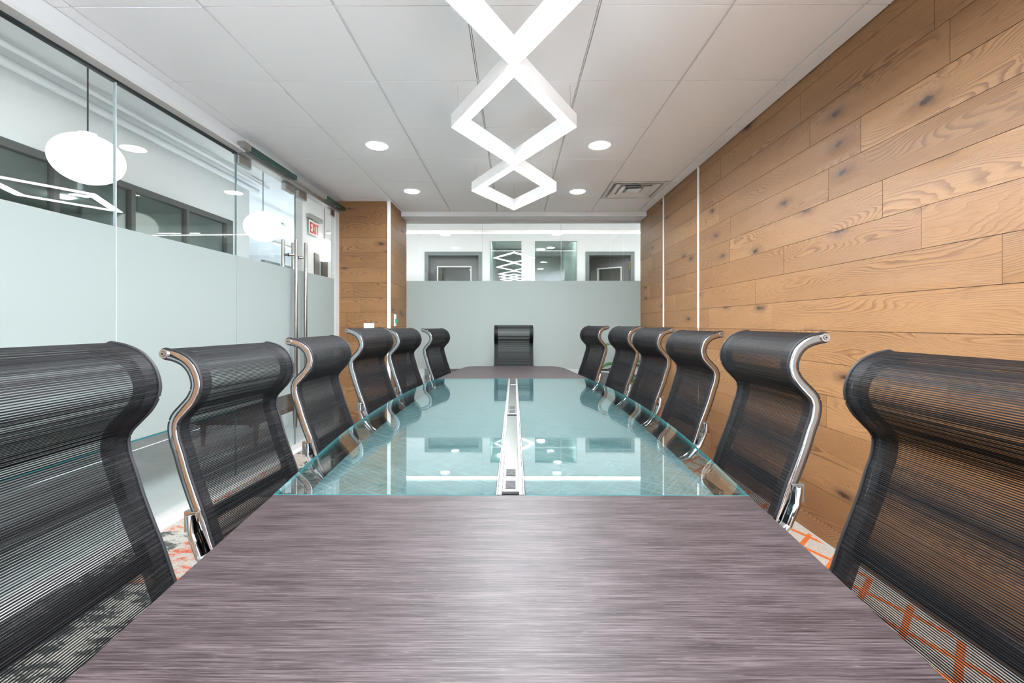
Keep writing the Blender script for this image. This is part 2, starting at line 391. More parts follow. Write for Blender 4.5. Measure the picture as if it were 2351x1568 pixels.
# ceiling: tiles and grid
cx = [-2.13] + [-0.217 + 0.6096 * k for k in range(-3, 4)] + [XR]
ry = sorted([YN] + [1.97 + 0.6096 * k for k in range(-10, 6)] + [5.58])
bm = bmesh.new()
for i in range(len(cx) - 1):
    for j in range(len(ry) - 1):
        if i == 6 and abs(ry[j] - (1.97 + 4 * .6096)) < .01: continue    # the air vent sits in this opening
        gx = 0.0068; gy = 0.0036
        box(bm, cx[i] + gx, cx[i + 1] - gx, ry[j] + gy, ry[j + 1] - gy, CEIL + random.uniform(-.0008, .0006), CEIL + 0.02)
bmesh.ops.recalc_face_normals(bm, faces=bm.faces)
struct(obj('ceiling', bm, M['tile']))
bm = bmesh.new()
for x in cx[1:-1]: box(bm, x - 0.0036, x + 0.0036, YN, 5.58, CEIL + 0.004, CEIL + 0.02)
for y in ry[1:-1]: box(bm, -2.13, XR, y - 0.0016, y + 0.0016, CEIL + 0.003, CEIL + 0.02)
box(bm, -2.16, XR + .05, YN, 5.6, CEIL + 0.06, CEIL + 0.10, mi=1)
struct(obj('ceiling_grid', bm, [M['grid'], M['void']]))

# bulkheads
def skew(x0, x1, y0, y1, z0, z1):
    bm = bmesh.new(); prism(bm, [(XG(y0) + x0, y0), (XG(y0) + x1, y0), (XG(y1) + x1, y1), (XG(y1) + x0, y1)], z0, z1); return bm
GT = CAMZ + 1.325
bm = bmesh.new(); prism(bm, [(XG(YN) - 0.05, YN), (-2.127, YN), (-2.127, 5.10), (XG(5.1) - 0.05, 5.10)], GT + 0.022, 3.15)
struct(obj('wall_left_bulkhead', bm, simple('off_white_paint', (0.66, 0.66, 0.655), 0.6)))
struct(obj('trim_5', skew(-0.03, 0.075, YN, 3.30, GT + 0.004, GT + 0.024), M['soffit']))
struct(obj('trim_6', skew(-0.012, 0.012, YN, 3.30, GT - 0.010, GT + 0.006), M['gasket']))
struct(obj('wall_back_bulkhead', B(-1.50, XR + 0.02, 5.58, YB + 0.1, 2.625, 3.15), M['white']))
struct(obj('trim_7', B(-1.50, XR + 0.02, YB - 0.03, YB + 0.03, 2.60, 2.626), M['soffit']))
struct(obj('baseboard_left', skew(-0.03, 0.045, YN, 5.10, 0.0, 0.045), M['soffit']))
struct(obj('trim_8', skew(0.045, 0.085, YN, 5.10, 0.0, 0.012), M['strip']))
struct(obj('baseboard_back', B(-1.50, XR, YB - 0.03, YB + 0.03, 0.0, 0.045), M['soffit']))

# glass partition on the left
FZ0, FZ1 = 0.56, CAMZ + 0.53
def pane_x(y0, y1, z0, z1, x0, x1): return skew(x0, x1, y0, y1, z0, z1)
wl = empty('wall_left'); struct(wl)
for y0, y1 in ((-3.56, -2.58), (-2.58, -1.60), (-1.60, -0.62), (-0.62, 0.36), (0.36, 1.34), (1.34, 2.32), (2.32, 3.30)):
    g = obj('glass_pane', pane_x(y0 + .002, y1 - .002, 0.04, GT, -0.006, 0.006), M['clear'], wl)
    obj('frosted_film', pane_x(y0 + .002, y1 - .002, FZ0, FZ1, 0.0065, 0.009), M['frost'], g)
    obj('film_edge', pane_x(y0 + .002, y1 - .002, FZ0 - 0.010, FZ0, 0.0065, 0.010), M['film_edge'], g)
for y0 in (-2.58, -1.60, -0.62, 0.36, 1.34, 2.32):
    obj('glass_joint', pane_x(y0 - .0020, y0 + .0020, 0.04, GT, -0.0065, 0.0095), simple('clear_silicone', (0.62, 0.70, 0.70), 0.2), wl)
# glass doors
for n, (y0, y1, yh) in enumerate(((3.30, 4.16, 4.066), (4.16, 5.01, 4.245)), 1):
    d_ = struct(empty('door_%d' % n))
    lf = obj('glass_leaf', pane_x(y0 + .004, y1 - .004, 0.05, GT - 0.012, -0.006, 0.006), M['clear'], d_)
    obj('frosted_film', pane_x(y0 + .004, y1 - .004, FZ0, FZ1, 0.0065, 0.009), M['frost'], lf)
    ea = pane_x(y0 + .001, y0 + 0.0038, 0.05, GT - 0.012, -0.0065, 0.0065)
    obj('leaf_edge', ea, M['leafedge'], lf)
    X = XG(yh)
    for sgn in (1, -1):
        h_ = obj('pull_handle', T([(X + sgn * .062, yh, .70), (X + sgn * .062, yh, 2.026)], 0.0165, seg=20), M['steel'], d_, smooth=True, bevel=.002)
        for z in (.725, 1.88):
            hb = bmesh.new(); tube(hb, [(X + sgn * .006, yh, z), (X + sgn * .062, yh, z)], 0.011, seg=14)
            tube(hb, [(X + sgn * .006, yh, z), (X + sgn * .016, yh, z)], 0.016, seg=14)
            obj('standoff', hb, M['steel'], h_, smooth=True)
    # patch fittings top
    for a, b_ in (((y0 + .005, y0 + .17), (y1 - .20, y1 - .03)) if n == 1 else ((y0 + .03, y0 + .20), (y1 - .12, y1 - .005))):
        pf = obj('patch_fitting', pane_x(a, b_, GT - 0.075, GT - 0.010, -0.018, 0.018), M['silver'], d_, bevel=.002)
        obj('fitting_plate', pane_x(a + .012, b_ - .012, GT - 0.066, GT - 0.018, 0.018, 0.020), M['steel'], pf)
# door header rail
hd = struct(empty('trim_9'))
obj('header_rail', pane_x(3.30, 5.10, GT - 0.006, GT + 0.024, -0.03, 0.055), M['silver'], hd)
obj('transom_plate', pane_x(3.98, 4.70, GT + 0.024, GT + 0.070, 0.055, 0.105), M['silver'], hd)
for a, b_ in ((3.32, 4.00), (4.62, 5.09)):
    obj('dark_green_insert', pane_x(a, b_, GT + 0.022, GT + 0.062, 0.075, 0.108), M['green'], hd)
obj('rail_end', pane_x(3.24, 3.32, GT + 0.015, GT + 0.066, 0.055, 0.110), M['steel'], hd)
struct(obj('trim_10', pane_x(5.01, 5.10, 0.0, GT + .02, -0.03, 0.03), M['soffit']))

# glass partition at the back
wb = struct(empty('wall_back'))
for x0, x1 in ((-1.472, -0.432), (-0.432, 0.642), (0.642, XR)):
    g = obj('glass_pane', B(x0 + .002, x1 - .002, YB - .006, YB + .006, 0.04, 2.61), M['clear'], wb)
    obj('frosted_film', B(x0 + .002, x1 - .002, YB - .009, YB - .0065, 0.61, 1.81), M['frost'], g)
for x0 in (-0.432, 0.642):
    obj('glass_joint', B(x0 - .002, x0 + .002, YB - .0095, YB + .0065, 0.04, 2.61), bpy.data.materials['clear_silicone'], wb)

# wall behind the camera; unseen window in the right wall added for sky fill
struct(obj('wall_near', B(-3.8, XR + .1, YN - .12, YN, 0, 3.2), M['white_wall']))
wf = bmesh.new()
for y in (YN + .30, YN + 1.17, YN + 2.04, YN + 2.91, YN + 3.76): box(wf, XR, XR + .30, y, y + .04, .25, 2.60)  # fins made deep to keep the sky out of the back glass reflection
box(wf, XR, XR + .06, YN + .3, YN + 3.8, .25, .29); box(wf, XR, XR + .06, YN + .3, YN + 3.8, 2.56, 2.60)
struct(obj('window_1', wf, M['strip']))
struct(obj('reflection_blocker', B(XR - .40, XR + .05, .46, .56, 0, CEIL + .1), M['white_wall']))  # unseen nib added to screen the bright opening from the back glass

# ------------------------------------------------------------------ corridor and rooms beyond the glass
XO = -3.67
bm = bmesh.new()
box(bm, XO - .12, XO, YN - .12, 5.56, 0, 0.9); box(bm, XO - .12, XO, YN - .12, 5.56, 2.56, 3.25); box(bm, XO - .12, XO, 5.56, 5.92, 0, 3.25)
bmesh.ops.recalc_face_normals(bm, faces=bm.faces)
struct(obj('wall_corridor_left', bm, M['white_wall']))
w2 = struct(empty('window_2'))
bm = bmesh.new()
box(bm, XO - .05, XO + .012, YN, 5.56, 2.50, 2.56); box(bm, XO - .05, XO + .012, YN, 5.56, .9, .96)
for k in range(-11, 4):
    y = 3.416 + 0.69 * k
    if y > YN and y < 5.5: box(bm, XO - .05, XO + .008, y - .022, y + .022, .96, 2.50)
box(bm, XO - .05, XO + .012, 5.44, 5.56, .96, 2.5)
obj('window_frame', bm, M['darkframe'], w2)
obj('window_glass', B(XO - .030, XO - .022, YN, 5.45, .96, 2.50), M['window'], w2)
# room behind that window
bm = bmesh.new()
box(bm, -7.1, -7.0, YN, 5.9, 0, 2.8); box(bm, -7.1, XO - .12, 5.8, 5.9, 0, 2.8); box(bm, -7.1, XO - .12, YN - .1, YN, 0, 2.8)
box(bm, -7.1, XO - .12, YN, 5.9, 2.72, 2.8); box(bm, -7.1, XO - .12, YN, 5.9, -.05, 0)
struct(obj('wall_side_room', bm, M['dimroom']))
# corridor ceiling (high)
bm = bmesh.new()
box(bm, XO - .12, -2.0, YN, 7.5, 3.15, 3.25); box(bm, -2.0, 4.3, 5.6, 7.5, 3.15, 3.25); box(bm, -7.6, XO - .12, 5.9, 12, 3.15, 3.25); box(bm, XO - .12, -2.97, 7.5, 12, 3.15, 3.25)
struct(obj('ceiling_corridor', bm, M['white_wall']))
# back corridor wall with openings for two doors and two windows
YW = 7.40
def bx(px): return (px - 1180) / F * YW
def bz(py): return CAMZ + (745 - py) / F * YW
d1a, d1b = bx(975), bx(1107); d2a, d2b = bx(1344), bx(1456); dt = bz(579)
wa, wb_, wc, wd = bx(1121), bx(1201), bx(1224), bx(1328); wt_ = bz(551)
bm = bmesh.new()
xs = [-2.97, d1a, d1b, wa, wb_, wc, wd, d2a, d2b, 4.3]
tops = {1: dt, 3: wt_, 5: wt_, 7: dt}
for i in range(9):
    if i in tops: box(bm, xs[i], xs[i + 1], YW, YW + .14, tops[i], 3.2)
    else: box(bm, xs[i], xs[i + 1], YW, YW + .14, 0, 3.2)
    if i in (3, 5): box(bm, xs[i], xs[i + 1], YW, YW + .14, 0, 0.9)
bmesh.ops.recalc_face_normals(bm, faces=bm.faces)
struct(obj('wall_corridor_back', bm, M['white_wall']))
bm = B(4.2, 4.3, YB, YW + .14, 0, 3.2); box(bm, XR + .02, 4.3, YB, YB + .08, 0, 3.2); box(bm, XR + .02, XR + .3, 5.5, YB, 0, 3.2); bmesh.ops.recalc_face_normals(bm, faces=bm.faces)
struct(obj('wall_corridor_right', bm, M['white_wall']))
for n, (a, b_) in enumerate(((wa, wb_), (wc, wd)), 3):
    wn_ = struct(empty('window_%d' % n))
    bm = bmesh.new(); f_ = .03
    box(bm, a, a + f_, YW - .012, YW + .05, .9, wt_); box(bm, b_ - f_, b_, YW - .012, YW + .05, .9, wt_)
    box(bm, a + f_, b_ - f_, YW - .012, YW + .05, wt_ - f_, wt_); box(bm, a + f_, b_ - f_, YW - .012, YW + .05, .9, .93)
    bmesh.ops.recalc_face_normals(bm, faces=bm.faces)
    obj('window_frame', bm, M['white'], wn_)
    obj('window_glass', B(a + f_, b_ - f_, YW + .02, YW + .028, .93, wt_ - f_), M['window'], wn_)
for n, (a, b_, ajar) in enumerate(((d1a, d1b, 0), (d2a, d2b, 1)), 3):
    dd = struct(empty('door_%d' % n))
    bm = bmesh.new(); f_ = .065
    box(bm, a, a + f_, YW - .015, YW + .14, 0, dt); box(bm, b_ - f_, b_, YW - .015, YW + .14, 0, dt); box(bm, a + f_, b_ - f_, YW - .015, YW + .14, dt - f_, dt); bmesh.ops.recalc_face_normals(bm, faces=bm.faces)
    obj('door_frame', bm, M['greyframe'], dd, bevel=.003)
    W_ = b_ - a - 2 * f_; H_ = dt - f_ - .01
    m_ = (Matrix.Translation((b_ - f_, YW + .10, 0)) @ Matrix.Rotation(math.radians(-32 if ajar else 0), 4, 'Z') @ Matrix.Translation((-W_, 0, 0)))
    bm = bmesh.new(); e = .13; zt = H_ - .16; zb = .35
    for q_ in ((0, e, 0, H_), (W_ - e, W_, 0, H_), (e, W_ - e, zt, H_), (e, W_ - e, 0, zb)): box(bm, q_[0], q_[1], 0, .045, q_[2], q_[3], mat=m_)
    lf = obj('door_leaf', bm, M['greydoor'], dd)
    bm = bmesh.new(); g_ = .018
    for q_ in ((e, e + g_, zb, zt), (W_ - e - g_, W_ - e, zb, zt), (e + g_, W_ - e - g_, zt - g_, zt), (e + g_, W_ - e - g_, zb, zb + g_)): box(bm, q_[0], q_[1], -.008, .05, q_[2], q_[3], mat=m_)
    obj('glazing_trim', bm, M['strip'], lf)
    bm = bmesh.new(); box(bm, e + g_, W_ - e - g_, .018, .024, zb + g_, zt - g_, mat=m_); obj('door_glass', bm, M['window'], lf)
    if ajar:
        for z in (CAMZ + 1.02, 1.2, .25): obj('hinge', B(b_ - f_ - .012, b_ - f_ + .010, YW + .05, YW + .098, z - .07, z + .07), M['brass'], dd)
# dim rooms behind the back wall
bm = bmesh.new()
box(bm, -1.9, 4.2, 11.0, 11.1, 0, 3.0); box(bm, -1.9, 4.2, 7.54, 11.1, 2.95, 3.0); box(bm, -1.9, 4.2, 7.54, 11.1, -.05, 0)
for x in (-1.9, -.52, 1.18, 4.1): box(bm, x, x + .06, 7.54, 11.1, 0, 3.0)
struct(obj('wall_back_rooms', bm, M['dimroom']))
# thin wall with the exit sign, office area beyond
bm = bmesh.new()
box(bm, -3.07, -2.97, 6.0, 7.5, 0, 1.9); box(bm, -3.07, -2.97, 6.0, 7.5, 2.27, 3.2); box(bm, -3.07, -2.97, 6.0, 6.35, 1.9, 2.27); box(bm, -3.07, -2.97, 6.78, 7.5, 1.9, 2.27)
box(bm, -3.07, -2.97, 7.5, 12, 0, 3.2)
struct(obj('wall_exit', bm, M['white_wall']))
w5 = struct(empty('window_5'))
bm = bmesh.new(); box(bm, -3.06, -2.955, 6.34, 6.50, 1.88, 2.28); box(bm, -3.06, -2.955, 6.50, 6.79, 1.88, 1.91); box(bm, -3.06, -2.955, 6.76, 6.79, 1.9, 2.28)
obj('window_frame', bm, M['darkframe'], w5); obj('window_glass', B(-3.03, -3.02, 6.5, 6.76, 1.91, 2.28), M['window'], w5)
bm = bmesh.new(); box(bm, -7.6, -2.97, 12, 12.1, 0, 3.2); box(bm, -7.6, -7.5, 5.9, 12, 0, 3.2); box(bm, -7.6, XO - .10, 5.90, 5.98, 0, 3.2)
struct(obj('wall_office', bm, M['white_wall']))
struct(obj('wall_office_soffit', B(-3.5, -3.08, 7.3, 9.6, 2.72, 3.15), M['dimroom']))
w6 = struct(empty('window_6'))
bm = bmesh.new(); box(bm, -5.04, -4.96, 8.5, 9.9, .9, .96); box(bm, -5.04, -4.96, 8.5, 9.9, 2.44, 2.5)
for y in (8.5, 9.15, 9.85): box(bm, -5.04, -4.96, y, y + .05, .96, 2.44)
obj('window_frame', bm, M['darkframe'], w6); obj('window_glass', B(-5.01, -5.0, 8.5, 9.9, .96, 2.44), M['window'], w6)

# ------------------------------------------------------------------ lights as fixtures
# zigzag pendant
LZ0 = CAMZ + 1.207; LH = 0.082; HWD = 0.385; HL = 0.627; YF_ = 4.51; BW = 0.062
def diamond_chain():
    root = empty('pendant_lamp', (0, YF_, CEIL), label='long white pendant lamp of linked glowing diamonds over the table', cat='pendant lamp')
    for k in range(4):
        yc = -HL - 2 * HL * k
        HO = HL + BW / 2 / math.cos(math.atan2(HL, HWD)) * .5
        out = [(0, yc + HO), (HWD, yc), (0, yc - HO), (-HWD, yc)]
        sx = (HWD - BW / math.sin(math.atan2(HL, HWD))) / HWD
        inn = [(x * sx, yc + (y - yc) * sx) for x, y in out]
        def ring(z0, z1, o_, i_, mi):
            bm = bmesh.new()
            A = [[bm.verts.new((x, y, z)) for x, y in P_] for z in (z0, z1) for P_ in (o_, i_)]
            ob, ib, ot, it = A
            for i in range(4):
                j = (i + 1) % 4
                bm.faces.new((ob[i], ob[j], ot[j], ot[i])); bm.faces.new((ib[j], ib[i], it[i], it[j]))
                bm.faces.new((ob[j], ob[i], ib[i], ib[j])); bm.faces.new((ot[i], ot[j], it[j], it[i]))
            bmesh.ops.recalc_face_normals(bm, faces=bm.faces); return bm
        z = LZ0 - CEIL
        fr_ = obj('diamond_frame', ring(z + .003, z + LH, out, inn, 0), M['lampside'], root)
        s1 = 1 - .004 / HWD
        o2 = [(x * s1, yc + (y - yc) * s1) for x, y in out]; i2 = [(x * 1.012, yc + (y - yc) * 1.012) for x, y in inn]
        obj('diffuser', ring(z, z + .0035, o2, i2, 0), M['lamp'], fr_)
        for sx_ in (-1, 1):
            obj('suspension_wire', T([(sx_ * (HWD - .04), yc, z + LH), (sx_ * (HWD - .04), yc, 0)], 0.0009, seg=6), M['silver'], root)
    obj('suspension_wire', T([(0, -.05, z + LH), (0, -.05, 0)], 0.0009, seg=6), M['silver'], root)
    return root
diamond_chain()
# downlights
for (x, y, lab) in ((-1.125, 3.51, 'recessed round downlight, nearer one left of the pendant lamp'), (0.702, 3.51, 'recessed round downlight, nearer one right of the pendant lamp'),
                    (-1.125, 4.71, 'recessed round downlight, farther one left of the pendant near the wood column'), (0.702, 4.73, 'recessed round downlight, farther one right of the pendant beside the air vent')):
    r_ = empty('downlight', (x, y, CEIL), label=lab, cat='ceiling light', group='recessed downlights')
    bm = bmesh.new(); cyl(bm, (0, 0), .092, -.004, .004, 40); bmesh.ops.recalc_face_normals(bm, faces=bm.faces)
    obj('trim_ring', bm, M['lampbody'], r_)
    bm = bmesh.new(); cyl(bm, (0, 0), .078, -.0065, -.0045, 40); bmesh.ops.recalc_face_normals(bm, faces=bm.faces)
    obj('lens', bm, M['down'], r_)
# air vent
v0, v1 = cx[6], cx[7]; r0 = 1.97 + 4 * .6096; r1 = r0 + .6096
vt = empty('air_vent', ((v0 + v1) / 2, (r0 + r1) / 2, CEIL), label='square white stepped ceiling air diffuser near the wood wall', cat='air vent')
def sqring(s0, z0, s1, z1, th=.0015):
    bm = bmesh.new()
    a = [bm.verts.new((x * s0, y * s0, z0)) for x, y in ((-1, -1), (1, -1), (1, 1), (-1, 1))]; b2 = [bm.verts.new((x * s1, y * s1, z1)) for x, y in ((-1, -1), (1, -1), (1, 1), (-1, 1))]
    c2 = [bm.verts.new((x * s0, y * s0, z0 + th)) for x, y in ((-1, -1), (1, -1), (1, 1), (-1, 1))]; d2 = [bm.verts.new((x * s1, y * s1, z1 + th)) for x, y in ((-1, -1), (1, -1), (1, 1), (-1, 1))]
    for i in range(4):
        j = (i + 1) % 4; bm.faces.new((a[i], a[j], b2[j], b2[i])); bm.faces.new((c2[i], c2[j], d2[j], d2[i]))
        bm.faces.new((a[i], a[j], c2[j], c2[i])); bm.faces.new((b2[i], b2[j], d2[j], d2[i]))
    bmesh.ops.recalc_face_normals(bm, faces=bm.faces); return bm
vm = simple('vent_metal', (0.80, 0.81, 0.80), 0.25)
obj('vent_frame', sqring(.298, -.001, .262, -.001), vm, vt)
obj('vent_throat', sqring(.262, 0, .258, .05), vm, vt)
for s0, s1, z0 in ((.232, .168, -.004), (.158, .100, -.004)): obj('vent_cone', sqring(s1, z0 + .016, s0, z0), vm, vt)
obj('vent_centre', B(-.075, .075, -.075, .075, -.004, 0), vm, vt, bevel=.003)
obj('vent_back', B(-.262, .262, -.262, .262, .050, .056), vm, vt)
bm = bmesh.new(); cyl(bm, (0, 0), .09, .044, .049, 32); obj('duct_opening', bm, M['black'], vt)

# globes
for (y, lab) in ((2.95, 'white opal globe pendant lamp nearest the camera beyond the left glass wall'), (5.02, 'white opal globe pendant lamp seen above the double glass door'), (6.65, 'white opal globe pendant lamp farthest away below the EXIT sign')):
    r_ = empty('globe_lamp', (-2.95, y, 3.15), label=lab, cat='pendant lamp', group='opal globe pendants in the corridor')
    bm = bmesh.new(); bmesh.ops.create_uvsphere(bm, u_segments=40, v_segments=24, radius=1)
    for v in bm.verts: v.co = Vector((v.co.x * .20, v.co.y * .20, v.co.z * .168 - .79))
    obj('globe', bm, M['globe'], r_, smooth=True)
    obj('cord', T([(0, 0, -.62), (0, 0, 0)], .0045, seg=8), M['black'], r_)
    bm = bmesh.new(); cyl(bm, (0, 0), .05, -.64, -.612, 24); obj('cap', bm, M['white'], r_)
# linear lights
def linear(name, p0, p1, wd, z, lab, cat, mat, hang=None, group=None):
    cxm = ((p0[0] + p1[0]) / 2, (p0[1] + p1[1]) / 2)
    r_ = empty(name, (cxm[0], cxm[1], z), label=lab, cat=cat, group=group)
    lx, ly = abs(p1[0] - p0[0]) / 2 + (wd / 2 if p0[0] == p1[0] else 0), abs(p1[1] - p0[1]) / 2 + (wd / 2 if p0[1] == p1[1] else 0)
    obj('housing', B(-lx, lx, -ly, ly, .004, .04), M['soffit'], r_)
    obj('lens', B(-lx + .004, lx - .004, -ly + .004, ly - .004, 0, .0038), mat, r_)
    if hang:
        for s in (-.8, .8): obj('suspension_wire', T([(s * lx * (lx > ly), s * ly * (ly > lx), .06), (s * lx * (lx > ly), s * ly * (ly > lx), hang - z)], .001, seg=6), M['silver'], r_)
linear('linear_light', (-2.9, 6.62), (4.0, 6.62), .065, CAMZ + 1.405, 'long thin glowing linear light crossing behind the back glass wall', 'linear light', M['strip_light'], hang=3.15)
linear('linear_light', (-3.86, 6.85), (-3.86, 8.6), .06, CAMZ + 1.30, 'short slanting linear light seen behind the door handles', 'linear light', M['strip_light'], hang=3.15)
for i, y in enumerate((-1.6, 0.4, 2.2, 4.0)):  # added fill lights, placed out of view above the glass to brighten the corridor
    linear('ceiling_fill_light', (-2.52, y - .6), (-2.52, y + .6), .12, 3.088, 'unseen fill light added high outside the left glass wall, ' + ('nearest the rear', 'second from the rear', 'beside the nearer glass panes', 'beside the glass door')[i], 'ceiling light', M['corr'], group='added corridor fill lights')
for x, wl_ in ((-1.6, 'left'), (0.5, 'middle'), (2.6, 'right')):  # added fill lights hidden behind the bulkhead, they lift the dark back corridor
    linear('ceiling_fill_light', (x - .85, 6.13), (x + .85, 6.13), .19, 3.088, 'unseen fill light added high behind the back glass wall, ' + wl_ + ' one of three', 'ceiling light', M['corr'], group='added back corridor fill lights')
linear('ceiling_fill_light', (-6.0, 8.2), (-4.4, 8.2), .14, 3.088, 'wide ceiling light in the office area beyond the glass door', 'ceiling light', M['corr'])
for (x, y, wl_) in ((-.25, 8.8, 'lone one behind the left window'), (.3, 9.0, 'leftmost one behind the right window'), (.85, 8.3, 'nearest and brightest one behind the right window'), (.62, 9.9, 'farthest one behind the right window'), (2.2, 8.6, 'one behind the right grey door'), (-1.2, 9.2, 'one behind the left grey door')):
    bm = bmesh.new(); cyl(bm, (0, 0), .09, -.012, 0, 24); o = obj('downlight', bm, M['dimlight'], loc=(x, y, 2.949))
    tag(o, 'small round ceiling light in a back room, ' + wl_, 'ceiling light', 'lights in the rooms behind')
for y, wl_ in ((1.0, 'nearest the camera'), (3.2, 'middle one'), (5.0, 'farthest one')):
    bm = bmesh.new(); cyl(bm, (0, 0), .09, -.012, 0, 24); o = obj('downlight', bm, M['dimlight'], loc=(-5.3, y, 2.719))
    tag(o, 'round ceiling light in the dim room behind the corridor window, ' + wl_, 'ceiling light', 'lights in the side room')
# pipes under the corridor ceiling
for x, z, r in ((-3.55, 3.05, .035), (-3.40, 3.09, .022), (-2.62, 3.00, .045)):
    bm = T([(x, YN, z), (x, 5.9, z)], r, seg=14)
    o = obj('ceiling_pipe', bm, M['white'], smooth=True)
    tag(o, {.035: 'white pipe running along the top of the corridor wall', .022: 'thinnest white pipe beside the corridor wall pipe', .045: 'thick white pipe just outside the left glass wall'}[r], 'pipe')
for y in (1.35, 3.9):
    hk = bmesh.new(); tube(hk, [(-2.62, y, 3.15), (-2.62, y, 3.07)], .006, seg=8)
    tube(hk, [(-2.62 + .055 * math.sin(a), y, 3.0 + .055 * math.cos(a)) for a in [i * PI / 8 for i in range(-1, 14)]], .004, seg=6)
    tag(obj('pipe_hanger', hk, M['steel']), 'thin metal hook hanger around the thick corridor pipe, ' + ('nearer one' if y < 2 else 'farther one'), 'pipe hanger')

# EXIT sign
ex = empty('exit_sign', (-2.94, 6.30, 2.62), label='white EXIT sign with red letters hanging beyond the glass door', cat='exit sign')
obj('sign_plate', B(-.008, 0, -.17, .17, -.10, .11), M['white'], ex, bevel=.004)
obj('mount_box', B(-.035, .035, -.20, .20, .125, .185), M['silver'], ex, bevel=.004)
obj('bracket', B(-.006, .0, -.05, .05, .10, .13), M['silver'], ex)
def letter(bm, ch, y0, wd, h):
    s = .022; x0, x1 = .0, .004
    def seg(a, b_):
        a = Vector((0, a[0] * wd + y0, a[1] * h)); b_ = Vector((0, b_[0] * wd + y0, b_[1] * h)); d_ = (b_ - a).normalized(); n_ = Vector((0, -d_.z, d_.y)) * s / 2
        q_ = [a + n_, b_ + n_, b_ - n_, a - n_]; A = [bm.verts.new((x0, v.y, v.z - h / 2)) for v in q_]; C_ = [bm.verts.new((x1, v.y, v.z - h / 2)) for v in q_]
        bm.faces.new(C_); bm.faces.new(A[::-1])
        for i in range(4): bm.faces.new((A[i], A[(i + 1) % 4], C_[(i + 1) % 4], C_[i]))
    for a, b_ in {'E': [((.1, 0), (.1, 1)), ((0, .06), (1, .06)), ((0, .5), (.85, .5)), ((0, .94), (1, .94))], 'X': [((.1, 0), (.9, 1)), ((.1, 1), (.9, 0))],
                  'I': [((.5, 0), (.5, 1))], 'T': [((0, .94), (1, .94)), ((.5, 0), (.5, 1))]}[ch]: seg(a, b_)
lt = bmesh.new()
for ch, y0 in (('E', -.135), ('X', -.065), ('I', .0), ('T', .055)): letter(lt, ch, y0, {'I': .06}.get(ch, .062 if ch != 'X' else .07), .15)
bmesh.ops.recalc_face_normals(lt, faces=lt.faces); obj('letters', lt, M['red'], ex)

# bench in the corridor
be = empty('bench', (-2.75, 5.05, 0), label='taupe bench with tapered dark brown legs in the corridor behind the glass door', cat='bench')
obj('seat', B(-.42, .22, -.85, .05, .27, .46), M['taupe'], be, bevel=.02)
obj('rail', B(-.40, .20, -.83, .03, .22, .275), M['brown'], be)
for x in (-.36, .17):
    for y in (-.78, -.01):
        obj('leg', T([(x, y, .23), (x, y, .0)], [.035, .018], seg=4), M['brown'], be)

# ------------------------------------------------------------------ conference table
TX = -.01; TC = 2.48; TZ = .74
def hw(tt):
    K = [(0, .765), (.5, .752), (.9, .715), (1.28, .668), (1.6, .632), (1.9, .588), (2.1, .565), (2.28, .54), (2.36, .50), (2.40, .43)]
    for (a, x), (b_, y) in zip(K, K[1:]):
        if tt <= b_: return x + (y - x) * (tt - a) / (b_ - a)
    return K[-1][1]
# smooth the outline with a catmull through the keys
KEY = [(0, .765), (.5, .752), (.9, .715), (1.28, .668), (1.6, .632), (1.9, .595), (2.15, .562), (2.30, .53), (2.375, .47), (2.40, .38)]
def outline(y0, y1, inset=0.0):
    pts = catmull([(a, b_) for a, b_ in [(-a, b_) for a, b_ in KEY[:0:-1]] + KEY], 6)
    pts = [(p.x + TC, p.y - inset) for p in pts]
    def at(y):
        for (a, x), (b_, x2) in zip(pts, pts[1:]):
            if a <= y <= b_: return x + (x2 - x) * (y - a) / (b_ - a + 1e-9)
        return pts[-1][1] if y > 0 else pts[0][1]
    mid = [(y, x) for y, x in pts if y0 + .003 < y < y1 - .003]
    R_ = ([(y0, at(y0))] if y0 > pts[0][0] else []) + mid + ([(y1, at(y1))] if y1 < pts[-1][0] else [])
    return R_
tb = empty('conference_table', (0, 0, 0), label='long boat-shaped conference table, dark taupe wood ends and glass middle', cat='table')
GY0, GY1 = 1.204, 3.765
for (a, b_) in ((TC - 2.4, GY0 - .001), (GY1 + .001, TC + 2.4)):
    R_ = outline(a, b_); pts = [(TX + x, y) for y, x in R_] + [(TX - x, y) for y, x in R_[::-1]]
    bm = bmesh.new(); prism(bm, pts, TZ - .038, TZ)
    e_ = obj('wood_end_top', bm, M['laminate'], tb, bevel=.003)
TW = .040
for s in (1, -1):
    R_ = outline(GY0 + .001, GY1 - .001); pts = [(TX + s * x, y) for y, x in R_] + [(TX + s * TW, y) for y in (GY1 - .001, GY0 + .001)]
    bm = bmesh.new(); prism(bm, pts, TZ - .012, TZ - .0005, mi_side=1, mi_top=0)
    gl = obj('glass_panel', bm, [M['tableglass'], M['teal_edge']], tb)
    gl['label'] = 'teal-edged glass panel ' + ('right' if s > 0 else 'left') + ' of the power trough'
    KI = [(1.204, .583), (1.36, .600), (1.71, .621), (2.17, .635), (2.68, .628), (3.2, .605), (3.765, .560)]
    R_ = catmull(KI, 6); pts = [(TX + s * p.y, p.x) for p in R_] + [(TX + s * (TW + .004), y) for y in (GY1, GY0)]
    bm = bmesh.new(); prism(bm, pts, TZ - .045, TZ - .0135)
    obj('woven_backing', bm, M['weave'], tb)
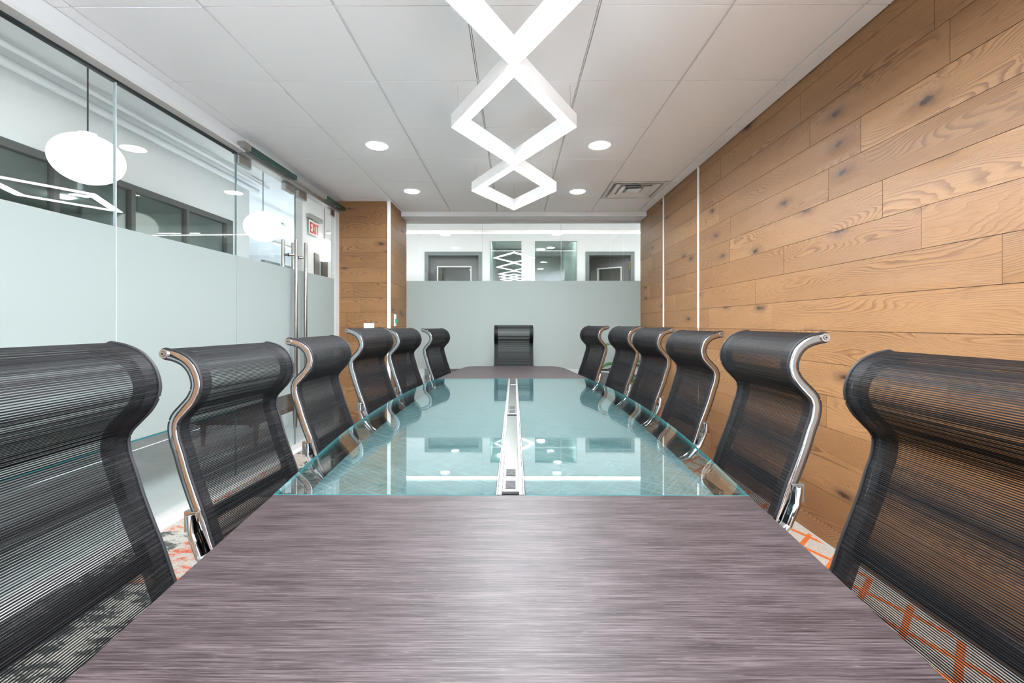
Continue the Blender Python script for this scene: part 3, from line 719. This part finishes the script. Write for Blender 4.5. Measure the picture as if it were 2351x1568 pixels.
# power trough
tr_ = bmesh.new(); Z = TZ
for s in (1, -1): box(tr_, TX + s * .030 - .005, TX + s * .030 + .005, GY0, GY1, Z - .03, Z + .0012)
for s in (1, -1): box(tr_, TX + s * .0385 - .0015, TX + s * .0385 + .0015, GY0, GY1, Z - .03, Z + .0005)
bmesh.ops.recalc_face_normals(tr_, faces=tr_.faces)
tro = obj('power_trough', tr_, M['silver'], tb)
lid = bmesh.new()
plates = [(1.235, 2.245, 1), (2.305, 3.37, 1), (3.41, 3.755, 1)]
for a, b_, k_ in plates:
    if k_: box(lid, TX - .0245, TX + .0245, a, b_, Z - .010, Z - .0015)
bmesh.ops.recalc_face_normals(lid, faces=lid.faces)
obj('trough_lid', lid, simple('trough_steel', (0.42, 0.415, 0.405), 0.2, metal=0.9), tro, bevel=.001)
obj('cable_slot', B(TX - .024, TX + .024, GY0 + .001, GY1 - .01, Z - .03, Z - .012), M['black'], tro)
for yy in (1.283, 1.388, 2.36, 2.478, 3.49, 3.63):
    o_ = obj('power_outlet', B(TX - .015, TX + .015, yy - .030, yy + .030, Z - .003, Z + .0005), M['outlet'], tro, bevel=.001)
    sl = bmesh.new()
    for q_ in ((-.004, .004, -.012, -.009), (-.0085, -.0045, -.002, .004), (.0045, .0085, -.002, .004), (-.004, .004, .009, .012), (-.007, -.003, -.009, -.006), (.003, .007, .006, .009)):
        box(sl, TX + q_[0] * 1.5, TX + q_[1] * 1.5, yy + q_[2] * 2, yy + q_[3] * 2, Z + .0004, Z + .0012)
    obj('socket_slots', sl, M['rubber'], o_)
for yc in (.75, 4.25):
    obj('table_base', B(TX - .30, TX + .30, yc - .22, yc + .22, 0.0, TZ - .038), M['brown'], tb, bevel=.004)
obj('under_beam', B(TX - .05, TX + .05, .95, 4.05, TZ - .12, TZ - .046), M['black'], tb)
for s in (1, -1):
    for y in (1.24, 3.73):
        bm = bmesh.new(); cyl(bm, (TX + s * .625, y), .016, TZ - .05, TZ - .0125, 20); obj('glass_standoff', bm, M['chrome'], tb, smooth=False)

# ------------------------------------------------------------------ chairs
PROF = [(-.098, 1.131), (-.067, 1.124), (-.0355, 1.109), (-.012, 1.083), (0, 1.049), (-.002, 1.021), (-.0167, .992), (-.0425, .964), (-.0646, .939), (-.073, .911),
        (-.068, .872), (-.054, .830), (-.038, .776), (-.014, .709), (.011, .644), (.035, .570), (.062, .505), (.105, .468), (.17, .452), (.30, .455), (.44, .462), (.50, .450), (.53, .415)]
PR = catmull(PROF, 5)
def normals(P_):
    out = []
    for i in range(len(P_)):
        d_ = (P_[min(i + 1, len(P_) - 1)] - P_[max(i - 1, 0)]).normalized(); out.append(Vector((-d_.y, d_.x)))
    return out
NR = normals(PR)
CW = .226      # half width to the bars
SEC = [(math.copysign(abs(math.cos(a)) ** .35, math.cos(a)), math.copysign(abs(math.sin(a)) ** .5, math.sin(a))) for a in [2 * PI * (i + .5) / 16 for i in range(16)]]
def bar(yc, hy, hn, i0, i1):
    bm = bmesh.new(); rings = []
    for i in range(i0, i1):
        p, n_ = PR[i], NR[i]; rg = []
        for (a, b_) in SEC:
            q_ = p + n_ * hn * b_; rg.append(bm.verts.new((q_.x, yc + hy * a, q_.y)))
        rings.append(rg)
    for A, C_ in zip(rings, rings[1:]):
        for k_ in range(16): bm.faces.new((A[k_], A[(k_ + 1) % 16], C_[(k_ + 1) % 16], C_[k_]))
    bm.faces.new(rings[0]); bm.faces.new(rings[-1]); bmesh.ops.recalc_face_normals(bm, faces=bm.faces); return bm
def sheet(path, half, arc0=0.0, nu=2):
    bm = bmesh.new(); uvl = bm.loops.layers.uv.new('UVMap'); rows = []; L = arc0; prev = None
    us = [-half, -half + .034, 0, half - .034, half]
    for p in path:
        if prev is not None: L += (p - prev).length
        prev = p; rows.append((L, [bm.verts.new((p.x, u, p.y)) for u in us]))
    for (l0, A), (l1, C_) in zip(rows, rows[1:]):
        for k_ in range(4):
            f = bm.faces.new((A[k_], A[k_ + 1], C_[k_ + 1], C_[k_]))
            for lp, (uu, vv_) in zip(f.loops, ((us[k_], l0), (us[k_ + 1], l0), (us[k_ + 1], l1), (us[k_], l1))): lp[uvl].uv = (uu, vv_)
    return bm
ib = 15 * 5; OFF = .0145
def make_chair():
    r = empty('office_chair')
    up = []
    front = [PR[i] + NR[i] * OFF for i in range(0, ib + 3)]
    back = [PR[i] - NR[i] * OFF for i in range(ib + 10, -1, -1)]
    t0 = (PR[1] - PR[0]).normalized(); capp = []
    for k_ in range(1, 10):
        a = PI * k_ / 10; capp.append(PR[0] - NR[0] * OFF * math.cos(a) - t0 * OFF * math.sin(a))
    bk = obj('mesh_backrest', sheet(back + capp + front, CW + .004), M['mesh'], r, smooth=True); up.append(bk)
    st_path = [PR[i] + NR[i] * OFF for i in range(ib + 3, len(PR))]
    seat = obj('mesh_seat', sheet(st_path, CW + .004, .9), M['mesh'], r, smooth=True); up.append(seat)
    for s in (1, -1):
        up.append(obj('side_frame', bar(s * (CW + .004), .0085, .0135, 0, len(PR)), M['chrome'], r, smooth=True))
        bm = bmesh.new(); tube(bm, [(PR[0].x, s * (CW - .004), PR[0].y), (PR[0].x, s * (CW + .017), PR[0].y)], .0135, seg=20)
        tube(bm, [(PR[0].x, s * (CW + .017), PR[0].y), (PR[0].x, s * (CW + .0195), PR[0].y)], .007, seg=16)
        tube(bm, [(PR[0].x, s * (CW + .0195), PR[0].y), (PR[0].x, s * (CW + .0200), PR[0].y)], .0035, seg=12, mi=1)
        tube(bm, [(PR[0].x, s * (CW + .0170), PR[0].y), (PR[0].x, s * (CW + .0174), PR[0].y)], .0085, seg=16, mi=1)
        bmesh.ops.recalc_face_normals(bm, faces=bm.faces)
        up.append(obj('end_cap', bm, [M['capmetal'], M['black']], r))
        # black piping where the mesh grips the frame
        pth = back + capp + front; bm = bmesh.new(); tube(bm, [(p.x, s * (CW + .0075), p.y) for p in pth], .0042, seg=8); bmesh.ops.recalc_face_normals(bm, faces=bm.faces)
        up.append(obj('piping', bm, M['rubber'], r, smooth=True))
        # arm: bracket behind the frame, bar forward, pad
        bm = bmesh.new(); tube(bm, [(-.012, s * (CW + .012), .655), (.0, s * (CW + .016), .60), (.03, s * (CW + .022), .535), (.09, s * (CW + .03), .475), (.17, s * (CW + .034), .455)], [.016, .018, .017, .014, .012], seg=8)
        box(bm, -.034, .010, s * (CW + .006) - .010, s * (CW + .006) + .010, .600, .664)
        bmesh.ops.recalc_face_normals(bm, faces=bm.faces); up.append(obj('arm_bracket', bm, M['chrome'], r, bevel=.003))
    # crossbars
    bm = bmesh.new(); i = 13 * 5 + 6; c0 = PR[i] - NR[i] * .034
    box(bm, c0.x - .008, c0.x + .008, -CW, CW, c0.y - .020, c0.y + .022); bmesh.ops.recalc_face_normals(bm, faces=bm.faces)
    up.append(obj('crossbar', bm, M['blackbar'], r, bevel=.004))
    bm = T([(.20, -CW, .44), (.20, CW, .44)], .011); up.append(obj('seat_crossbar', bm, M['chrome'], r, smooth=True))
    bm = T([(.40, -CW, .445), (.40, CW, .445)], .011); up.append(obj('seat_crossbar', bm, M['chrome'], r, smooth=True))
    up.append(obj('tilt_mechanism', B(.17, .43, -.075, .075, .375, .432), M['black'], r, bevel=.012))
    lo = []
    bm = bmesh.new(); cyl(bm, (.30, 0), .026, .10, .27, 20); cyl(bm, (.30, 0), .014, .27, .44, 16); bmesh.ops.recalc_face_normals(bm, faces=bm.faces)
    lo.append(obj('gas_lift', bm, M['chrome'], r, smooth=True))
    for k_ in range(5):
        a = 2 * PI * k_ / 5 + .3; ca_, sa = math.cos(a), math.sin(a)
        lo.append(obj('base_leg', T([(.30 + .02 * ca_, .02 * sa, .115), (.30 + .16 * ca_, .16 * sa, .105), (.30 + .29 * ca_, .29 * sa, .078)], [.024, .018, .013], seg=10), M['chrome'], r, smooth=True))
        cc_ = Vector((.30 + .29 * ca_, .29 * sa, 0)); n_ = Vector((-sa, ca_, 0))
        bm = bmesh.new()
        for s in (-1, 1): tube(bm, [cc_ + n_ * s * .008 + Vector((0, 0, .027)), cc_ + n_ * s * .024 + Vector((0, 0, .027))], .027, seg=18)
        tube(bm, [cc_ + Vector((0, 0, .04)), cc_ + Vector((0, 0, .08))], .008, seg=8)
        bmesh.ops.recalc_face_normals(bm, faces=bm.faces); lo.append(obj('caster', bm, M['black'], r))
    return r
proto = make_chair(); used = [False]
UP = ('mesh_backrest', 'mesh_seat', 'side_frame', 'end_cap', 'piping', 'arm_bracket', 'crossbar', 'seat_crossbar', 'tilt_mechanism')
def place(x, y, rz, dz, label):
    if not used[0]: r = proto; used[0] = True
    else:
        r = proto.copy(); COL.objects.link(r)
        for ch in list(proto.children):
            c2 = ch.copy(); COL.objects.link(c2); c2.parent = r; c2.location = (0, 0, 0)
    r.location = (x, y, 0); r.rotation_euler = (0, 0, rz)
    r['label'] = label; r['category'] = 'chair'; r['group'] = 'black mesh office chairs around the table'
    if dz:
        for ch in r.children:
            if ch.name.split('.')[0] in UP: ch.location = (0, 0, dz)
def side_chair(s, Xn, Yn, Xf, dzb, label):
    # s=-1 left row, +1 right row; Xn, Xf: distance of the front bulge from the centre at the near and the far edge
    wd = 2 * CW + .02; dX = Xn - Xf; Yf = Yn + math.sqrt(wd * wd - dX * dX); a = math.asin(dX / wd)
    cx_, cy_ = s * (Xn + Xf) / 2, (Yn + Yf) / 2
    place(cx_, cy_, (-a if s < 0 else PI + a), CAMZ + dzb - 1.049, label)
CH = [(-1, .850, .56, .870, -.141, 'nearest black mesh chair at the left edge, cut off by the frame'),
      (-1, .947, 1.27, .912, -.171, 'black mesh chair with chrome side frame, second from the camera on the glass-wall side'),
      (-1, .956, 2.00, .956, -.163, 'black mesh chair in front of the long steel door handles'),
      (-1, 1.00, 2.80, .935, -.125, 'black mesh chair in front of the wood column, fourth from the camera on the left'),
      (-1, .955, 3.52, .877, -.134, 'black mesh chair just right of the white column corner strip, fifth on the left'),
      (-1, .874, 4.50, .756, -.146, 'farthest black mesh chair in the left row, against the frosted back glass'),
      (1, .875, .66, .885, -.167, 'nearest black mesh chair at the right edge, cut off by the frame'),
      (1, .898, 1.38, .906, -.125, 'black mesh chair with wide chrome frame, second from the camera by the wood wall'),
      (1, 1.015, 2.30, .996, -.136, 'black mesh chair third from the camera along the wood wall'),
      (1, 1.014, 3.00, .975, -.125, 'black mesh chair fourth from the camera along the wood wall'),
      (1, .98, 3.65, .92, -.117, 'black mesh chair fifth from the camera on the right, leaves showing beside it'),
      (1, .876, 4.40, .764, -.116, 'farthest black mesh chair in the right row, against the frosted back glass')]
for a in CH: side_chair(*a)
place(-0.003, 5.17, -PI / 2, CAMZ - .11 - 1.049, 'black mesh chair at the far head of the table facing the camera')

# ------------------------------------------------------------------ small things
o = obj('switch_plate', B(-1.79, -1.665, 5.088, 5.0985, 1.14, 1.229), M['strip'], bevel=.002); tag(o, 'white rectangular plate on the wood column just above a chair', 'wall plate')
sw = empty('wall_switch', (-1.466, 5.27, 1.27), label='narrow white wall switch with a green tab on the side of the column', cat='wall switch')
obj('plate', B(-.004, .008, -.035, .035, -.075, .07), M['strip'], sw, bevel=.002)
obj('green_tab', B(.008, .03, -.02, .02, -.04, .015), M['greenplastic'], sw, bevel=.004)
# plant
pl = empty('potted_plant', (1.44, 5.52, 0), label='green broad-leaved plant in the corner behind the right row of chairs', cat='plant')
bm = bmesh.new(); cyl(bm, (0, 0), .10, 0, .30, 28, r2=.14); bmesh.ops.recalc_face_normals(bm, faces=bm.faces); obj('pot', bm, M['pot'], pl)
bm = bmesh.new(); cyl(bm, (0, 0), .128, .296, .304, 28); obj('soil', bm, M['soil'], pl)
rnd = random.Random(4)
def leaf(base, dirv, ln, wd):
    bm = bmesh.new(); d_ = Vector(dirv).normalized(); side = d_.cross(Vector((0, 0, 1))).normalized(); up = side.cross(d_); rows = []
    for i in range(9):
        t_ = i / 8; c_ = Vector(base) + d_ * ln * t_ - Vector((0, 0, 1)) * ln * .35 * t_ * t_; w_ = wd * math.sin(PI * min(1, t_ * .97 + .03)) ** .75
        rows.append([bm.verts.new(c_ + side * w_ * k_ + up * abs(k_) * w_ * .35) for k_ in (-1, -.5, 0, .5, 1)])
    for A, C_ in zip(rows, rows[1:]):
        for k_ in range(4): bm.faces.new((A[k_], A[k_ + 1], C_[k_ + 1], C_[k_]))
    return bm
tips = [(-.14, -.06, .93, -.75, -.5, .45), (-.05, -.1, .90, -.3, -.9, .2), (.07, -.05, .86, 1, -.3, .2), (-.12, .0, .70, -1, -.1, .1), (.03, -.1, .72, .4, -.6, .35), (.10, .02, .66, 1, .1, .3), (-.03, -.06, .80, -.2, -1, .4),
        (.0, -.08, .58, -.7, -.6, .2), (.06, .03, .54, .6, -.6, .1), (-.06, .05, .62, -.8, .4, .3), (.02, .04, .90, .2, .8, .4), (.05, -.04, .48, .9, -.2, .1), (-.04, -.03, .46, -.9, -.2, .1)]
for (x, y, z, a, b_, c_) in tips:
    st = obj('stem', T([(x * .1, y * .1, .30), (x * .5, y * .5, .30 + (z - .30) * .6), (x, y, z)], .004, seg=6), M['stem'], pl, smooth=True)
    lf = obj('leaf', leaf((x, y, z), (a, b_, c_), .19, .075), M['leaf'], pl, smooth=True)
    so = lf.modifiers.new('thick', 'SOLIDIFY'); so.thickness = .0012
